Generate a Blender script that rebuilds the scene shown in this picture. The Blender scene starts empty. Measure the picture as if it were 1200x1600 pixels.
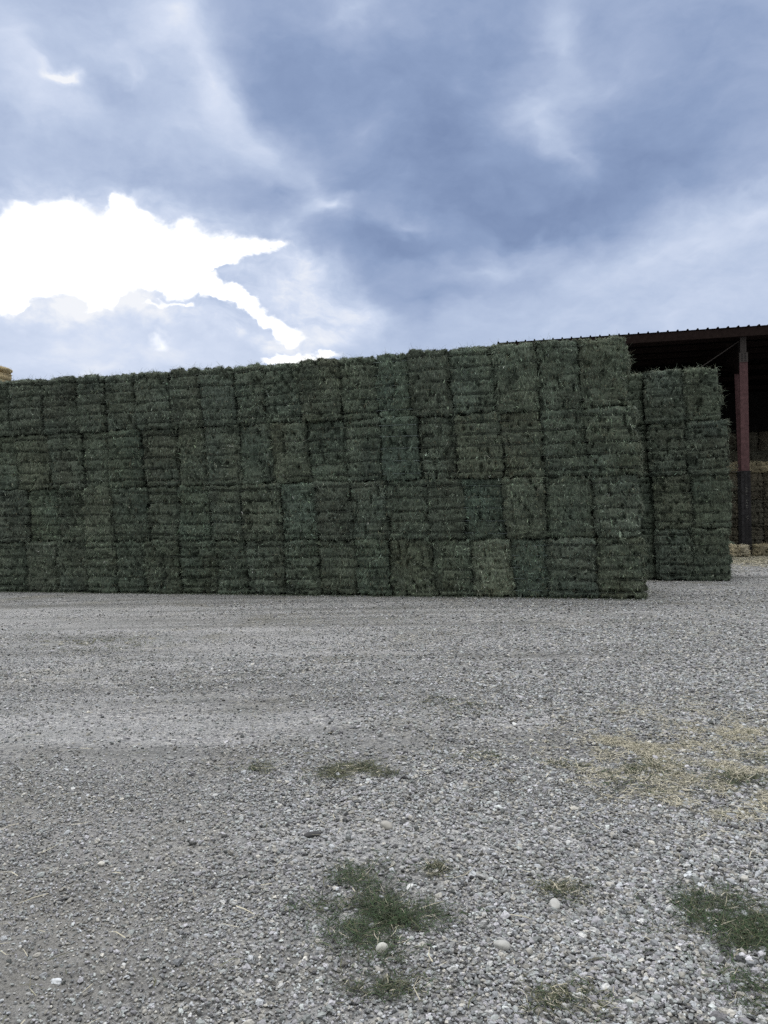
import bpy, math, random
import numpy as np
from mathutils import Matrix, Vector

random.seed(7)
RNG = np.random.default_rng(11)
scene = bpy.context.scene
col = scene.collection

# ------------------------------------------------------------------ camera
FPX = 1244.0
CAM = np.array([0.0, 0.0, 1.5])
PITCH = math.atan(10 / FPX)
ROLL = 0.0138
Fv = np.array([0.0, math.cos(PITCH), math.sin(PITCH)])
R0 = np.array([1.0, 0.0, 0.0])
U0 = np.cross(R0, Fv)
Rv = R0 * math.cos(ROLL) - U0 * math.sin(ROLL)
Uv = U0 * math.cos(ROLL) + R0 * math.sin(ROLL)
cd = bpy.data.cameras.new("camera")
cd.sensor_fit = 'VERTICAL'
cd.sensor_height = 36.0
cd.lens = 36.0 * FPX / 1600.0
cd.clip_start = 0.05
cd.clip_end = 6000
cam = bpy.data.objects.new("camera", cd)
m = Matrix.Identity(4)
for i in range(3):
    m[i][0] = Rv[i]; m[i][1] = Uv[i]; m[i][2] = -Fv[i]; m[i][3] = CAM[i]
cam.matrix_world = m
col.objects.link(cam)
scene.camera = cam


def ray(x, y):
    return Fv * FPX + Rv * (x - 600) + Uv * (800 - y)


def gpt(x, y, z=0.0):
    d = ray(x, y)
    return CAM + d * ((z - CAM[2]) / d[2])


def px_on(B, D, z, x):
    """distance along D from B, at height z, of the point seen at photo column x"""
    k = Rv * FPX - Fv * (x - 600)
    P0 = np.array([B[0], B[1], z]) - CAM
    return -P0.dot(k) / D.dot(k)


# ------------------------------------------------------------------ helpers
def hash3(i, j, k, s):
    h = (i.astype(np.int64) * 374761393 + j.astype(np.int64) * 668265263 + k.astype(np.int64) * 2147483647 + s * 974634777) & 0xffffffff
    h = ((h ^ (h >> 13)) * 1274126177) & 0xffffffff
    h = ((h ^ (h >> 16)) * 2246822519) & 0xffffffff
    return ((h ^ (h >> 15)) & 0xffffff) / float(0xffffff) * 2 - 1


def vnoise(p, s=0):
    f = np.floor(p)
    t = p - f
    t = t * t * (3 - 2 * t)
    i, j, k = (f[:, 0].astype(int), f[:, 1].astype(int), f[:, 2].astype(int))
    out = 0
    for a in (0, 1):
        wa = t[:, 0] if a else 1 - t[:, 0]
        for b in (0, 1):
            wb = t[:, 1] if b else 1 - t[:, 1]
            for c in (0, 1):
                wc = t[:, 2] if c else 1 - t[:, 2]
                out = out + wa * wb * wc * hash3(i + a, j + b, k + c, s)
    return out


def new_mesh(name, verts, faces, cols=None, smooth=None):
    """faces: (n,4) quads or list of arrays of quads/tris; cols: per-vertex rgb"""
    me = bpy.data.meshes.new(name)
    verts = np.asarray(verts, dtype=np.float32)
    if not isinstance(faces, list):
        faces = [faces]
    faces = [np.asarray(f, dtype=np.int32) for f in faces if len(f)]
    loops = np.concatenate([f.ravel() for f in faces])
    tot = np.concatenate([np.full(len(f), f.shape[1], dtype=np.int32) for f in faces])
    start = np.concatenate([[0], np.cumsum(tot)[:-1]]).astype(np.int32)
    me.vertices.add(len(verts)); me.vertices.foreach_set('co', verts.ravel())
    me.loops.add(len(loops)); me.loops.foreach_set('vertex_index', loops)
    me.polygons.add(len(tot)); me.polygons.foreach_set('loop_start', start)
    me.polygons.foreach_set('loop_total', tot)
    if smooth is not None:
        sm = np.full(len(tot), bool(smooth)) if np.isscalar(smooth) else smooth
        me.polygons.foreach_set('use_smooth', sm)
    me.update(calc_edges=True)
    if cols is not None:
        at = me.color_attributes.new('col', 'FLOAT_COLOR', 'POINT')
        c4 = np.ones((len(verts), 4), dtype=np.float32); c4[:, :3] = cols
        at.data.foreach_set('color', c4.ravel())
    return me


def tag(o, label=None, cat=None, group=None, kind=None):
    if label: o['label'] = label
    if cat: o['category'] = cat
    if group: o['group'] = group
    if kind: o['kind'] = kind
    return o


def link(name, me, mat=None, parent=None):
    o = bpy.data.objects.new(name, me)
    if mat is not None and len(me.materials) == 0:
        me.materials.append(mat)
    col.objects.link(o)
    if parent is not None:
        o.parent = parent
    return o


class MB:
    """collects boxes and tubes into one mesh"""
    def __init__(s):
        s.v = []; s.f = []; s.n = 0

    def add(s, v, f):
        v = np.asarray(v, dtype=float)
        s.v.append(v); s.f += [tuple(i + s.n for i in q) for q in f]; s.n += len(v)

    def box(s, x0, x1, y0, y1, z0, z1):
        v = [(x0, y0, z0), (x1, y0, z0), (x1, y1, z0), (x0, y1, z0), (x0, y0, z1), (x1, y0, z1), (x1, y1, z1), (x0, y1, z1)]
        s.add(v, [(0, 3, 2, 1), (4, 5, 6, 7), (0, 1, 5, 4), (1, 2, 6, 5), (2, 3, 7, 6), (3, 0, 4, 7)])
        return s

    def prism(s, pts, axis_vec):
        """closed polygon pts (3-d) extruded by axis_vec"""
        n = len(pts); p = np.array(pts, float); q = p + np.array(axis_vec, float)
        f = [tuple(range(n))[::-1], tuple(range(n, 2 * n))] + [(i, (i + 1) % n, n + (i + 1) % n, n + i) for i in range(n)]
        s.add(np.vstack([p, q]), f)
        return s

    def tube(s, pts, r, seg=6, closed=False):
        pts = np.array(pts, float); n = len(pts); vs = []
        for i in range(n):
            if closed:
                t = pts[(i + 1) % n] - pts[i - 1]
            else:
                t = pts[min(i + 1, n - 1)] - pts[max(i - 1, 0)]
            t /= np.linalg.norm(t) + 1e-9
            a = np.cross(t, (0, 0, 1.0))
            if np.linalg.norm(a) < 1e-3: a = np.cross(t, (1.0, 0, 0))
            a /= np.linalg.norm(a); b = np.cross(t, a)
            for k in range(seg):
                g = 2 * math.pi * k / seg
                vs.append(pts[i] + r * (math.cos(g) * a + math.sin(g) * b))
        f = []
        for i in range(n if closed else n - 1):
            j = (i + 1) % n
            for k in range(seg):
                l = (k + 1) % seg
                f.append((i * seg + k, i * seg + l, j * seg + l, j * seg + k))
        if not closed:
            f.append(tuple(range(seg))[::-1]); f.append(tuple(range((n - 1) * seg, n * seg)))
        s.add(vs, f)
        return s

    def build(s, name, mat, parent=None, smooth=False):
        me = bpy.data.meshes.new(name)
        me.from_pydata(np.vstack(s.v).tolist(), [], s.f)
        me.update()
        if smooth:
            me.polygons.foreach_set('use_smooth', np.ones(len(me.polygons), bool))
        return link(name, me, mat, parent)


# ------------------------------------------------------------------ materials
def mat_new(name):
    mt = bpy.data.materials.new(name); mt.use_nodes = True
    nt = mt.node_tree
    b = nt.nodes['Principled BSDF']
    return mt, nt, b


def hay_material():
    mt, nt, b = mat_new('hay')
    N, L = nt.nodes, nt.links
    at = N.new('ShaderNodeAttribute'); at.attribute_name = 'col'
    tc = N.new('ShaderNodeTexCoord')
    nz = N.new('ShaderNodeTexNoise'); nz.inputs['Scale'].default_value = 28; nz.inputs['Detail'].default_value = 5
    mp = N.new('ShaderNodeMapping'); mp.inputs['Scale'].default_value = (1.6, 1, .55)
    L.new(tc.outputs['Object'], mp.inputs[0]); L.new(mp.outputs[0], nz.inputs['Vector'])
    mr = N.new('ShaderNodeMapRange'); mr.inputs['From Min'].default_value = .3; mr.inputs['From Max'].default_value = .7
    mr.inputs['To Min'].default_value = .55; mr.inputs['To Max'].default_value = 1.45
    L.new(nz.outputs['Fac'], mr.inputs['Value'])
    mx = N.new('ShaderNodeMix'); mx.data_type = 'RGBA'; mx.blend_type = 'MULTIPLY'; mx.inputs['Factor'].default_value = 1
    L.new(at.outputs['Color'], mx.inputs[6]); L.new(mr.outputs[0], mx.inputs[7])
    L.new(mx.outputs[2], b.inputs['Base Color'])
    b.inputs['Roughness'].default_value = .85
    b.inputs['Specular IOR Level'].default_value = .15
    tr = N.new('ShaderNodeBsdfTranslucent'); L.new(mx.outputs[2], tr.inputs['Color'])
    ms = N.new('ShaderNodeMixShader'); ms.inputs[0].default_value = .12
    L.new(b.outputs[0], ms.inputs[1]); L.new(tr.outputs[0], ms.inputs[2]); L.new(ms.outputs[0], nt.nodes['Material Output'].inputs['Surface'])
    bp = N.new('ShaderNodeBump'); bp.inputs['Strength'].default_value = .8; bp.inputs['Distance'].default_value = .02
    L.new(nz.outputs['Fac'], bp.inputs['Height']); L.new(bp.outputs[0], b.inputs['Normal'])
    return mt


def plain_material(name, rgb, rough=.6, metal=0.0, var=.25, scale=12, rust=None, spec=.4):
    mt, nt, b = mat_new(name)
    N, L = nt.nodes, nt.links
    tc = N.new('ShaderNodeTexCoord')
    nz = N.new('ShaderNodeTexNoise'); nz.inputs['Scale'].default_value = scale; nz.inputs['Detail'].default_value = 6
    L.new(tc.outputs['Object'], nz.inputs['Vector'])
    cr = N.new('ShaderNodeValToRGB')
    cr.color_ramp.elements[0].position = .3; cr.color_ramp.elements[1].position = .72
    lo = tuple(c * (1 - var) for c in rgb); hi = rust or tuple(min(1, c * (1 + var)) for c in rgb)
    cr.color_ramp.elements[0].color = (*lo, 1); cr.color_ramp.elements[1].color = (*hi, 1)
    L.new(nz.outputs['Fac'], cr.inputs[0]); L.new(cr.outputs[0], b.inputs['Base Color'])
    b.inputs['Roughness'].default_value = rough; b.inputs['Metallic'].default_value = metal
    b.inputs['Specular IOR Level'].default_value = spec
    bp = N.new('ShaderNodeBump'); bp.inputs['Strength'].default_value = .25; bp.inputs['Distance'].default_value = .01
    L.new(nz.outputs['Fac'], bp.inputs['Height']); L.new(bp.outputs[0], b.inputs['Normal'])
    return mt


HAY = hay_material()
TWINE = plain_material('twine', (.065, .078, .065), .8, var=.3, scale=30)
TWINE_L = plain_material('pale_twine', (.17, .21, .21), .8, var=.3, scale=30)

# ------------------------------------------------------------------ hay bales
BODY_G = np.array([.124, .149, .119])


def bale_mesh(w, h, d, seed, tint, nfront=2600, ntop=500, nside=350, band=.6, straw=.10, lean=0.0, nstr=5,
              res=.021, end_side=0, zs=None):
    """big square bale standing on edge; x across, y depth (front face at y=0), z up from 0"""
    rg = np.random.default_rng(seed)
    tint = np.asarray(tint, float)
    half = np.array([w / 2, d / 2, h / 2])
    r = np.array([.075, .07, .05])
    slope = rg.normal(0, .025)
    if zs is None:
        zs = (np.arange(nstr) + .5) / nstr * h * .96 + .02 * h + rg.normal(0, .012, nstr)
    off = rg.uniform(0, 50, 3)
    bulge = rg.uniform(.0, .03)

    def surf(p):
        q = np.clip(p, -(half - r), half - r)
        v = (p - q) / r
        n = v / (np.linalg.norm(v, axis=1, keepdims=True) + 1e-9)
        P = q + n * r
        n = n / r; n /= np.linalg.norm(n, axis=1, keepdims=True)
        a = .030 * vnoise(P * 3.4 + off, 1) + .018 * vnoise(P * np.array([10, 10, 7]) + off, 2) + .020 * vnoise(P * np.array([27, 24, 10]) + off, 3) + .016 * vnoise(P * np.array([60, 55, 18]) + off, 4) + .013 * vnoise(P * np.array([7, 6, 44]) + off, 14)
        if end_side: a = a + (.085 * vnoise(P * np.array([1.3, 1.3, 2.4]) + off, 15) - .015) * (np.sign(end_side) * n[:, 0] > .5)
        pit = np.clip(vnoise(P * np.array([14, 12, 9]) + off, 9) + .5 * vnoise(P * np.array([34, 30, 16]) + off, 10) - .30, 0, 1)
        a = a - .17 * pit
        # edges of the face break away unevenly
        ex = np.clip((np.abs(P[:, 0]) - half[0] + .11) / .11, 0, 1); ez = np.clip((np.abs(P[:, 2]) - half[2] + .07) / .07, 0, 1)
        a = a - ex * (.044 + .080 * vnoise(P * np.array([3, 3, 7]) + off, 12)) * (n[:, 1] < -.3) - ez * (.020 + .05 * vnoise(P * np.array([7, 3, 3]) + off, 13)) * (n[:, 1] < -.3)
        horiz = 1 - np.abs(n[:, 2])
        z = P[:, 2] + h / 2 + slope * P[:, 0] + .012 * vnoise(P * 6 + off, 5)
        g = np.zeros(len(P))
        dz = np.abs(z[:, None] - zs[None, :]).min(axis=1)
        wob = np.clip(.75 + .8 * vnoise(P * np.array([5, 5, 9]) + off, 6), .05, 1.3)
        g = -.085 * band * wob * np.exp(-(dz / .017) ** 2) + .007 * band * np.exp(-((dz - .08) / .045) ** 2)
        a = a + g * horiz
        # the face of the bale bulges a little between its edges
        e = 1 - (np.abs(P[:, 0]) / half[0]) ** 2
        a = a + bulge * e * (n[:, 1] < -.7)
        return P + n * a[:, None], n, a

    def out(P):
        P = P + np.array([0, d / 2, h / 2])
        P[:, 0] += -lean * (P[:, 2] - h / 2)
        return P

    V = []; Fq = []; base = 0
    nx, nz = max(8, int(w / res)), max(8, int(h / res))
    ny = 14
    yl = -half[1] + d * (np.linspace(0, 1, ny + 1) ** 1.8)
    xl = np.linspace(-half[0], half[0], nx + 1); zl = np.linspace(-half[2], half[2], nz + 1)
    def grid(A, B, fn, flip):
        nonlocal base
        a, b = np.meshgrid(A, B, indexing='ij')
        V.append(fn(a.ravel(), b.ravel()))
        na, nb = len(A), len(B)
        i, j = np.meshgrid(np.arange(na - 1), np.arange(nb - 1), indexing='ij')
        i = i.ravel(); j = j.ravel()
        q = np.stack([i * nb + j, (i + 1) * nb + j, (i + 1) * nb + j + 1, i * nb + j + 1], 1) + base
        Fq.append(q[:, ::-1] if flip else q)
        base += na * nb
    full = lambda a, v: np.full(len(a), v)
    grid(xl, zl, lambda a, b: np.stack([a, full(a, -half[1]), b], 1), False)
    xc = np.linspace(-half[0], half[0], 9); zc = np.linspace(-half[2], half[2], 9)
    grid(xc, zc, lambda a, b: np.stack([a, full(a, half[1]), b], 1), True)
    xt = xl[::2] if len(xl) % 2 else xl
    grid(xl, yl, lambda a, b: np.stack([a, b, full(a, half[2])], 1), False)
    grid(xl, yl, lambda a, b: np.stack([a, b, full(a, -half[2])], 1), True)
    grid(yl, zl, lambda a, b: np.stack([full(a, half[0]), a, b], 1), False)
    grid(yl, zl, lambda a, b: np.stack([full(a, -half[0]), a, b], 1), True)
    raw = np.vstack(V)
    P, n, _a = surf(raw)
    P = out(P)
    blot = vnoise(P * 3.1 + off, 7)[:, None]
    C = tint * (.9 + .30 * blot + .05 * np.stack([vnoise(P * 2 + off, 71), vnoise(P * 2.3 + off, 72) * .4, -vnoise(P * 2 + off, 71)], 1)) + .012 * vnoise(P * 17 + off, 8)[:, None]
    body_v = P; body_f = np.vstack(Fq); body_c = np.clip(C, .008, 1)

    # loose stalks and leaves standing out of the faces
    pts = []; kinds = []
    def samp(n_, face):
        u = rg.uniform(-1, 1, (n_, 3)) * half
        if face == 'front': u[:, 1] = -half[1]
        elif face == 'top': u[:, 2] = half[2]; u[:, 1] = -half[1] + d * rg.uniform(0, 1, n_) ** 2.4
        elif face == 'right': u[:, 0] = half[0]; u[:, 1] = -half[1] + d * rg.uniform(0, 1, n_) ** 2.2
        elif face == 'left': u[:, 0] = -half[0]; u[:, 1] = -half[1] + d * rg.uniform(0, 1, n_) ** 2.2
        pts.append(u)
    samp(nfront, 'front'); samp(ntop, 'top')
    samp(nside * (4 if end_side > 0 else 1), 'right'); samp(nside * (4 if end_side < 0 else 1), 'left')
    u = np.vstack(pts)
    # a fringe where the front face rounds into its edges
    ne = nfront // 13
    e = rg.uniform(-1, 1, (ne, 3)) * half; e[:, 1] = -half[1] + rg.uniform(0, .04, ne)
    side = rg.integers(0, 4, ne)
    e[side == 0, 0] = half[0]; e[side == 1, 0] = -half[0]; e[side == 2, 2] = half[2]; e[side == 3, 2] = -half[2]
    u = np.vstack([u, e])
    nfr = 0
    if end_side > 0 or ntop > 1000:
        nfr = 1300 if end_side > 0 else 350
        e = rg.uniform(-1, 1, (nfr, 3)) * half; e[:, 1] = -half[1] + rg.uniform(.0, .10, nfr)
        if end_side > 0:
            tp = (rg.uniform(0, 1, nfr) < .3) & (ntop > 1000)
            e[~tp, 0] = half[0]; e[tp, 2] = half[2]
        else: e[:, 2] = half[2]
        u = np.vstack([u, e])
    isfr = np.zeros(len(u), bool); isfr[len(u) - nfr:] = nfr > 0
    B, n, ha = surf(u)
    keep = (ha + rg.normal(0, .014, len(ha)) > -.022)
    B, n, isfr = B[keep], n[keep], isfr[keep]
    B = out(B)
    k = len(B)
    # stalks lie in tufts that share a direction
    cell = np.floor(B * np.array([15, 15, 13]) + off).astype(int)
    tuft = np.stack([hash3(cell[:, 0], cell[:, 1], cell[:, 2], 60 + q_) for q_ in range(4)], 1)
    t = rg.normal(0, .55, (k, 3)) * np.array([.5, .5, 1.1]) + tuft[:, :3] * np.array([.6, .6, 1.6])
    t -= n * (t * n).sum(1, keepdims=True)
    t /= np.linalg.norm(t, axis=1, keepdims=True) + 1e-9
    phi = np.abs(rg.normal(.06, .15, k) + .12 * np.maximum(tuft[:, 3], -.3))[:, None]
    long_ = rg.uniform(0, 1, k) < .045
    phi[long_] += .5
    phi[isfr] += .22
    dr = t * np.cos(phi) + n * np.sin(phi)
    Ln = np.where(long_, rg.uniform(.10, .20, k), rg.uniform(.02, .07, k))[:, None]
    wd = np.where(long_, rg.uniform(.0022, .004, k), rg.uniform(.004, .012, k))[:, None]
    sv = np.cross(dr, n + rg.normal(0, .6, (k, 3)))
    sv /= np.linalg.norm(sv, axis=1, keepdims=True) + 1e-9
    dr2 = dr + rg.normal(0, .35, (k, 3)) + np.array([0, 0, -.25])
    dr2 /= np.linalg.norm(dr2, axis=1, keepdims=True)
    p0 = B - n * .006; p1 = p0 + dr * Ln * .5; p2 = p1 + dr2 * Ln * .5
    fv = np.stack([p0 - sv * wd * .5, p0 + sv * wd * .5, p1 - sv * wd * .5, p1 + sv * wd * .5, p2 - sv * wd * .2, p2 + sv * wd * .2], 1).reshape(-1, 3)
    ix = np.arange(k)[:, None] * 6 + len(body_v)
    ff = np.vstack([ix + np.array([[0, 1, 3, 2]]), ix + np.array([[2, 3, 5, 4]])])
    fc = tint * np.exp(rg.normal(.05, .60, (k, 1))) * (1 + .3 * tuft[:, 2:3]) * (1 + rg.normal(0, .05, (k, 3)))
    fc *= (1 + .3 * vnoise(B * 3.1 + off, 7) + .25 * vnoise(B * 8 + off, 73))[:, None]
    fc[long_] *= 1.35
    fc[isfr] = fc[isfr] * .5 + np.array([.17, .185, .145]) * rg.uniform(.6, 1.2, (isfr.sum(), 1))   # sky-lit rim painted into the colour of the frayed ends
    st = rg.uniform(0, 1, k) < straw
    fc[st] = np.array([.20, .195, .14]) * rg.uniform(.55, 1.25, (st.sum(), 1))
    fc = np.clip(fc, .008, 1)
    # torn tufts: little fans of stalks hanging out of joints and string lines
    nt_ = int(nfront / 170)
    c0 = rg.uniform(-1, 1, (nt_, 3)) * half; c0[:, 1] = -half[1]
    jn = rg.uniform(0, 1, nt_) < .55; c0[jn, 0] = np.sign(c0[jn, 0]) * (half[0] - rg.uniform(.0, .07, jn.sum()))
    cB, cn, _h = surf(c0); cB = out(cB)
    m_ = 12
    cB = np.repeat(cB, m_, 0) + rg.normal(0, .012, (nt_ * m_, 3)); cn = np.repeat(cn, m_, 0)
    ax = np.repeat(rg.normal(0, 1, (nt_, 3)) * np.array([.8, .1, 1.0]), m_, 0) + rg.normal(0, .4, (nt_ * m_, 3))
    ax /= np.linalg.norm(ax, axis=1, keepdims=True)
    d_ = ax * .85 + cn * rg.uniform(.1, .7, (nt_ * m_, 1)); L2 = rg.uniform(.04, .11, (nt_ * m_, 1)); W2 = rg.uniform(.004, .009, (nt_ * m_, 1))
    s2 = np.cross(d_, cn + rg.normal(0, .5, d_.shape)); s2 /= np.linalg.norm(s2, axis=1, keepdims=True) + 1e-9
    q0 = cB - cn * .01; q1 = q0 + d_ * L2 * .5; q2 = q1 + (d_ + np.array([0, 0, -.45])) * L2 * .5
    fv2 = np.stack([q0 - s2 * W2 * .5, q0 + s2 * W2 * .5, q1 - s2 * W2 * .5, q1 + s2 * W2 * .5, q2 - s2 * W2 * .2, q2 + s2 * W2 * .2], 1).reshape(-1, 3)
    ix2 = np.arange(nt_ * m_)[:, None] * 6 + len(body_v) + len(fv)
    ff = np.vstack([ff, ix2 + np.array([[0, 1, 3, 2]]), ix2 + np.array([[2, 3, 5, 4]])])
    fc2 = np.clip(tint * np.exp(rg.normal(.35, .35, (nt_, 1)).repeat(m_, 0)) * rg.uniform(.7, 1.3, (nt_ * m_, 1)), .008, 1)
    fv = np.vstack([fv, fv2]); fc = np.vstack([fc, fc2])
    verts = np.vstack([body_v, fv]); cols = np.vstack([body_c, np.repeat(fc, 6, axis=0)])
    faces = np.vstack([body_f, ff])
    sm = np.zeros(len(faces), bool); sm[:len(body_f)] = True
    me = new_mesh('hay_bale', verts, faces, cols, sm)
    me.materials.append(HAY)
    return me, zs, slope


def twine_loop(w, d, h, z, slope, lean, rad, rg):
    n = 9; pts = []
    xs = np.linspace(-w / 2 - .004, w / 2 + .004, n)
    zz = lambda x: z - slope * x
    def q(x, y):
        zi = zz(x) + rg.normal(0, .003)
        return (x - lean * (zi - h / 2), y, zi)
    for x in xs: pts.append(q(x, .004 + rg.normal(0, .008)))
    pts.append(q(w / 2, d / 2)); 
    for x in xs[::-1][::4]: pts.append(q(x, d + .006))
    pts.append(q(-w / 2, d / 2))
    return MB().tube(pts, rad, 4, closed=True)


ORD = ['', 'first', 'second', 'third', 'fourth', 'fifth', 'sixth', 'seventh', 'eighth', 'ninth', 'tenth', 'eleventh', 'twelfth',
       'thirteenth', 'fourteenth', 'fifteenth', 'sixteenth', 'seventeenth', 'eighteenth', 'nineteenth', 'twentieth',
       'twenty-first', 'twenty-second', 'twenty-third']
TIERS = ['bottom', 'second', 'third', 'top']

# front face line of the long stack
A1 = gpt(1005, 936); B1 = gpt(0, 924)
D1 = A1 - B1; D1 /= np.linalg.norm(D1)
N1 = np.array([-D1[1], D1[0], 0.0])          # into the stack, away from the camera
ANG = math.atan2(D1[1], D1[0])
ZT = [0.0, 1.085, 2.225, 3.445, 4.63]
J = {
 3: [-95, -40, 17, 67, 120, 160, 211, 265, 312, 363, 409, 470, 530, 585, 640, 702, 771, 839, 907, 981],
 2: [-88, -30, 25, 77, 125, 168, 219, 275, 321, 373, 421, 480, 540, 597, 653, 714, 784, 848, 917, 995],
 1: [-72, -14, 42, 88, 131, 176, 230, 278, 328, 380, 439, 494, 548, 605, 667, 724, 788, 852, 928, 1002],
 0: [-70, -12, 39, 87, 136, 181, 226, 279, 338, 385, 444, 497, 557, 607, 676, 736, 802, 856, 932, 1007],
}
# look of single bales where the photo shows a clear difference: (tier, number from the right corner) -> (tint factor rgb, words)
LOOK = {
 (0, 4): ((1.75, 1.72, 1.66), 'pale straw-flecked', .34), (0, 3): ((.86, 1.06, 1.10), 'blue-green', .12), (1, 4): ((.86, 1.06, 1.08), 'blue-green', .08),
 (2, 6): ((.84, 1.05, 1.08), 'blue-green', .08), (3, 6): ((.93, 1.1, 1.04), 'fresh green', .10), (0, 7): ((.98, 1.14, 1.06), 'fresh green', .12),
 (1, 9): ((.9, 1.08, 1.08), 'blue-green', .1), (2, 18): ((1.15, 1.22, 1.1), 'lighter green', .14), (1, 17): ((1.1, 1.25, 1.1), 'lighter green', .14),
 (3, 16): ((.7, .7, .72), 'very dark', .06), (3, 17): ((.72, .72, .74), 'very dark', .06), (2, 13): ((.92, .84, .84), 'brownish dark', .08),
 (1, 18): ((.84, .84, .88), 'dark greyish', .08), (1, 8): ((.85, .85, .9), 'dark greyish', .08), (2, 14): ((1.1, 1.2, 1.08), 'lighter green', .14),
 (2, 4): ((1.15, 1.1, .98), 'olive', .16), (2, 3): ((1.15, 1.08, .98), 'olive', .16), (3, 1): ((1.1, 1.12, 1.0), 'shaggy', .18),
 (1, 12): ((.95, 1.1, 1.05), 'fresh green', .1),
}
GEN = ['dull green', 'deep green', 'grey-green', 'dark olive-green', 'mid green']
GENT = [(1, 1, 1), (.90, .97, .95), (.95, .98, 1.02), (1.05, 1.0, .90), (1.06, 1.1, 1.02)]


def place(o, B, s, z, push=0.0):
    p = B + D1 * s + N1 * push
    o.location = (p[0], p[1], z)
    o.rotation_euler = (0, 0, ANG)


for tier in (0, 1, 2, 3):
    js = J[tier]
    zm = (ZT[tier] + ZT[tier + 1]) / 2
    ss = [px_on(B1, D1, zm, x) for x in js]
    n = len(js) - 1
    for k in range(n):
        num = n - k
        s0, s1 = ss[k], ss[k + 1]
        w = s1 - s0 + .008; h = ZT[tier + 1] - ZT[tier] + .005
        g = random.randrange(5)
        tf, word, straw = GENT[g], GEN[g], .08
        if (tier, num) in LOOK: tf, word, straw = LOOK[(tier, num)]
        tint = BODY_G * np.array(tf) ** (.40 if word[:4] != 'pale' else .9) * random.uniform(.92, 1.08)
        right = k == n - 1
        lean = random.uniform(.045, .075)
        seed = tier * 100 + k
        near = (k / n)
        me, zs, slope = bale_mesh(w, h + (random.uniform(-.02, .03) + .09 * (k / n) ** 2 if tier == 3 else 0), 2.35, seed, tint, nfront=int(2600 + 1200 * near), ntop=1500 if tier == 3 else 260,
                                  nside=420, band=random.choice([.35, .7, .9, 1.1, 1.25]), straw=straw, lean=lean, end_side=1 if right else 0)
        o = bpy.data.objects.new('hay_bale', None); o.empty_display_size = .2; col.objects.link(o)
        link('pressed_hay', me, None, o)
        place(o, B1, (s0 + s1) / 2, ZT[tier], random.uniform(-.07, .09))
        nm = 'at the barn-side corner' if num == 1 else f'{ORD[num]} from barn-side corner'
        tag(o, f'{word} hay bale, {TIERS[tier]} row of long stack, {nm}', 'hay bale', 'bales of the long green stack')
        rg = np.random.default_rng(seed + 5000)
        for z in zs:
            tw = twine_loop(w, 2.35, h, z, slope, lean, .0042, rg).build('twine', TWINE_L if (tier, num) in ((0, 3), (3, 6), (2, 6), (1, 4)) else TWINE, o)

# second stack, further back at the right
A2 = gpt(1143, 908)
B2 = A2 - D1 * 6.0
ZT2 = [0.0, 1.17, 2.37, 3.58, 4.77]
J2 = {3: [902, 955, 1008, 1069, 1127], 2: [905, 960, 1014, 1074, 1139], 1: [908, 966, 1024, 1081, 1143], 0: [910, 970, 1026, 1082, 1143]}
for tier in range(4):
    zm = (ZT2[tier] + ZT2[tier + 1]) / 2
    ss = [px_on(B2, D1, zm, x) for x in J2[tier]]
    for k in range(4):
        num = 4 - k
        s0, s1 = ss[k], ss[k + 1]
        w = s1 - s0 + .02; h = ZT2[tier + 1] - ZT2[tier] + .005
        right = k == 3
        lean = random.uniform(.03, .05)
        seed = 900 + tier * 10 + k
        g = random.randrange(5)
        tint = BODY_G * np.array(GENT[g]) ** .4 * random.uniform(.9, 1.0)
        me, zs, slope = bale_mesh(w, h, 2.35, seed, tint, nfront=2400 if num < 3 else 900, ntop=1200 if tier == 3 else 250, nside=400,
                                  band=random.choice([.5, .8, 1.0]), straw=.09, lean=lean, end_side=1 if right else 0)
        o = bpy.data.objects.new('hay_bale', None); o.empty_display_size = .2; col.objects.link(o)
        link('pressed_hay', me, None, o)
        place(o, B2, (s0 + s1) / 2, ZT2[tier], random.uniform(-.03, .03) + (.22 if num >= 3 else 0))
        nm = 'beside the red column' if num == 1 else f'{ORD[num]} from column'
        tag(o, f'{GEN[g]} hay bale, {TIERS[tier]} row of short stack by barn, {nm}', 'hay bale', 'bales of the short green stack')
        rg = np.random.default_rng(seed + 5000)
        if num < 3:
            for z in zs:
                twine_loop(w, 2.35, h, z, slope, lean, .0042, rg).build('twine', TWINE, o)

# tan straw stack behind the left end of the long stack
dS = ray(15, 585); S0 = CAM + dS * (24.0 / dS[1]); zS = .40 + CAM[2] + (ray(8, 573) * (24.0 / ray(8, 573)[1]))[2]
hS = zS / 5
bk = S0 + N1 * 2.2
SHIFT = (bk - CAM)[:2] @ np.array([D1[0], D1[1]]) * 0 + .0
kx = Rv * FPX - Fv * (21 - 600)
SHIFT = (bk - CAM).dot(kx) / D1.dot(kx)
straw_me = [bale_mesh(.86, hS, 2.2, 700 + i, (.52, .43, .26), nfront=1500, ntop=900, nside=700, band=.8, straw=.5, end_side=1)[0] for i in range(2)]
for t in range(5):
    for c in range(2):
        o = link('straw_bale', straw_me[(t + c) % 2])
        p = S0 - D1 * (SHIFT + .43 + .88 * c)
        o.location = (p[0], p[1], t * hS); o.rotation_euler = (0, 0, ANG)
        where = ['bottom', 'second', 'third', 'fourth', 'top'][t]
        tag(o, f'tan straw bale, {where} row of straw stack, {"end" if c == 0 else "inner"} pile, behind long green stack', 'straw bale', 'bales of the tan straw stack')

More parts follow.
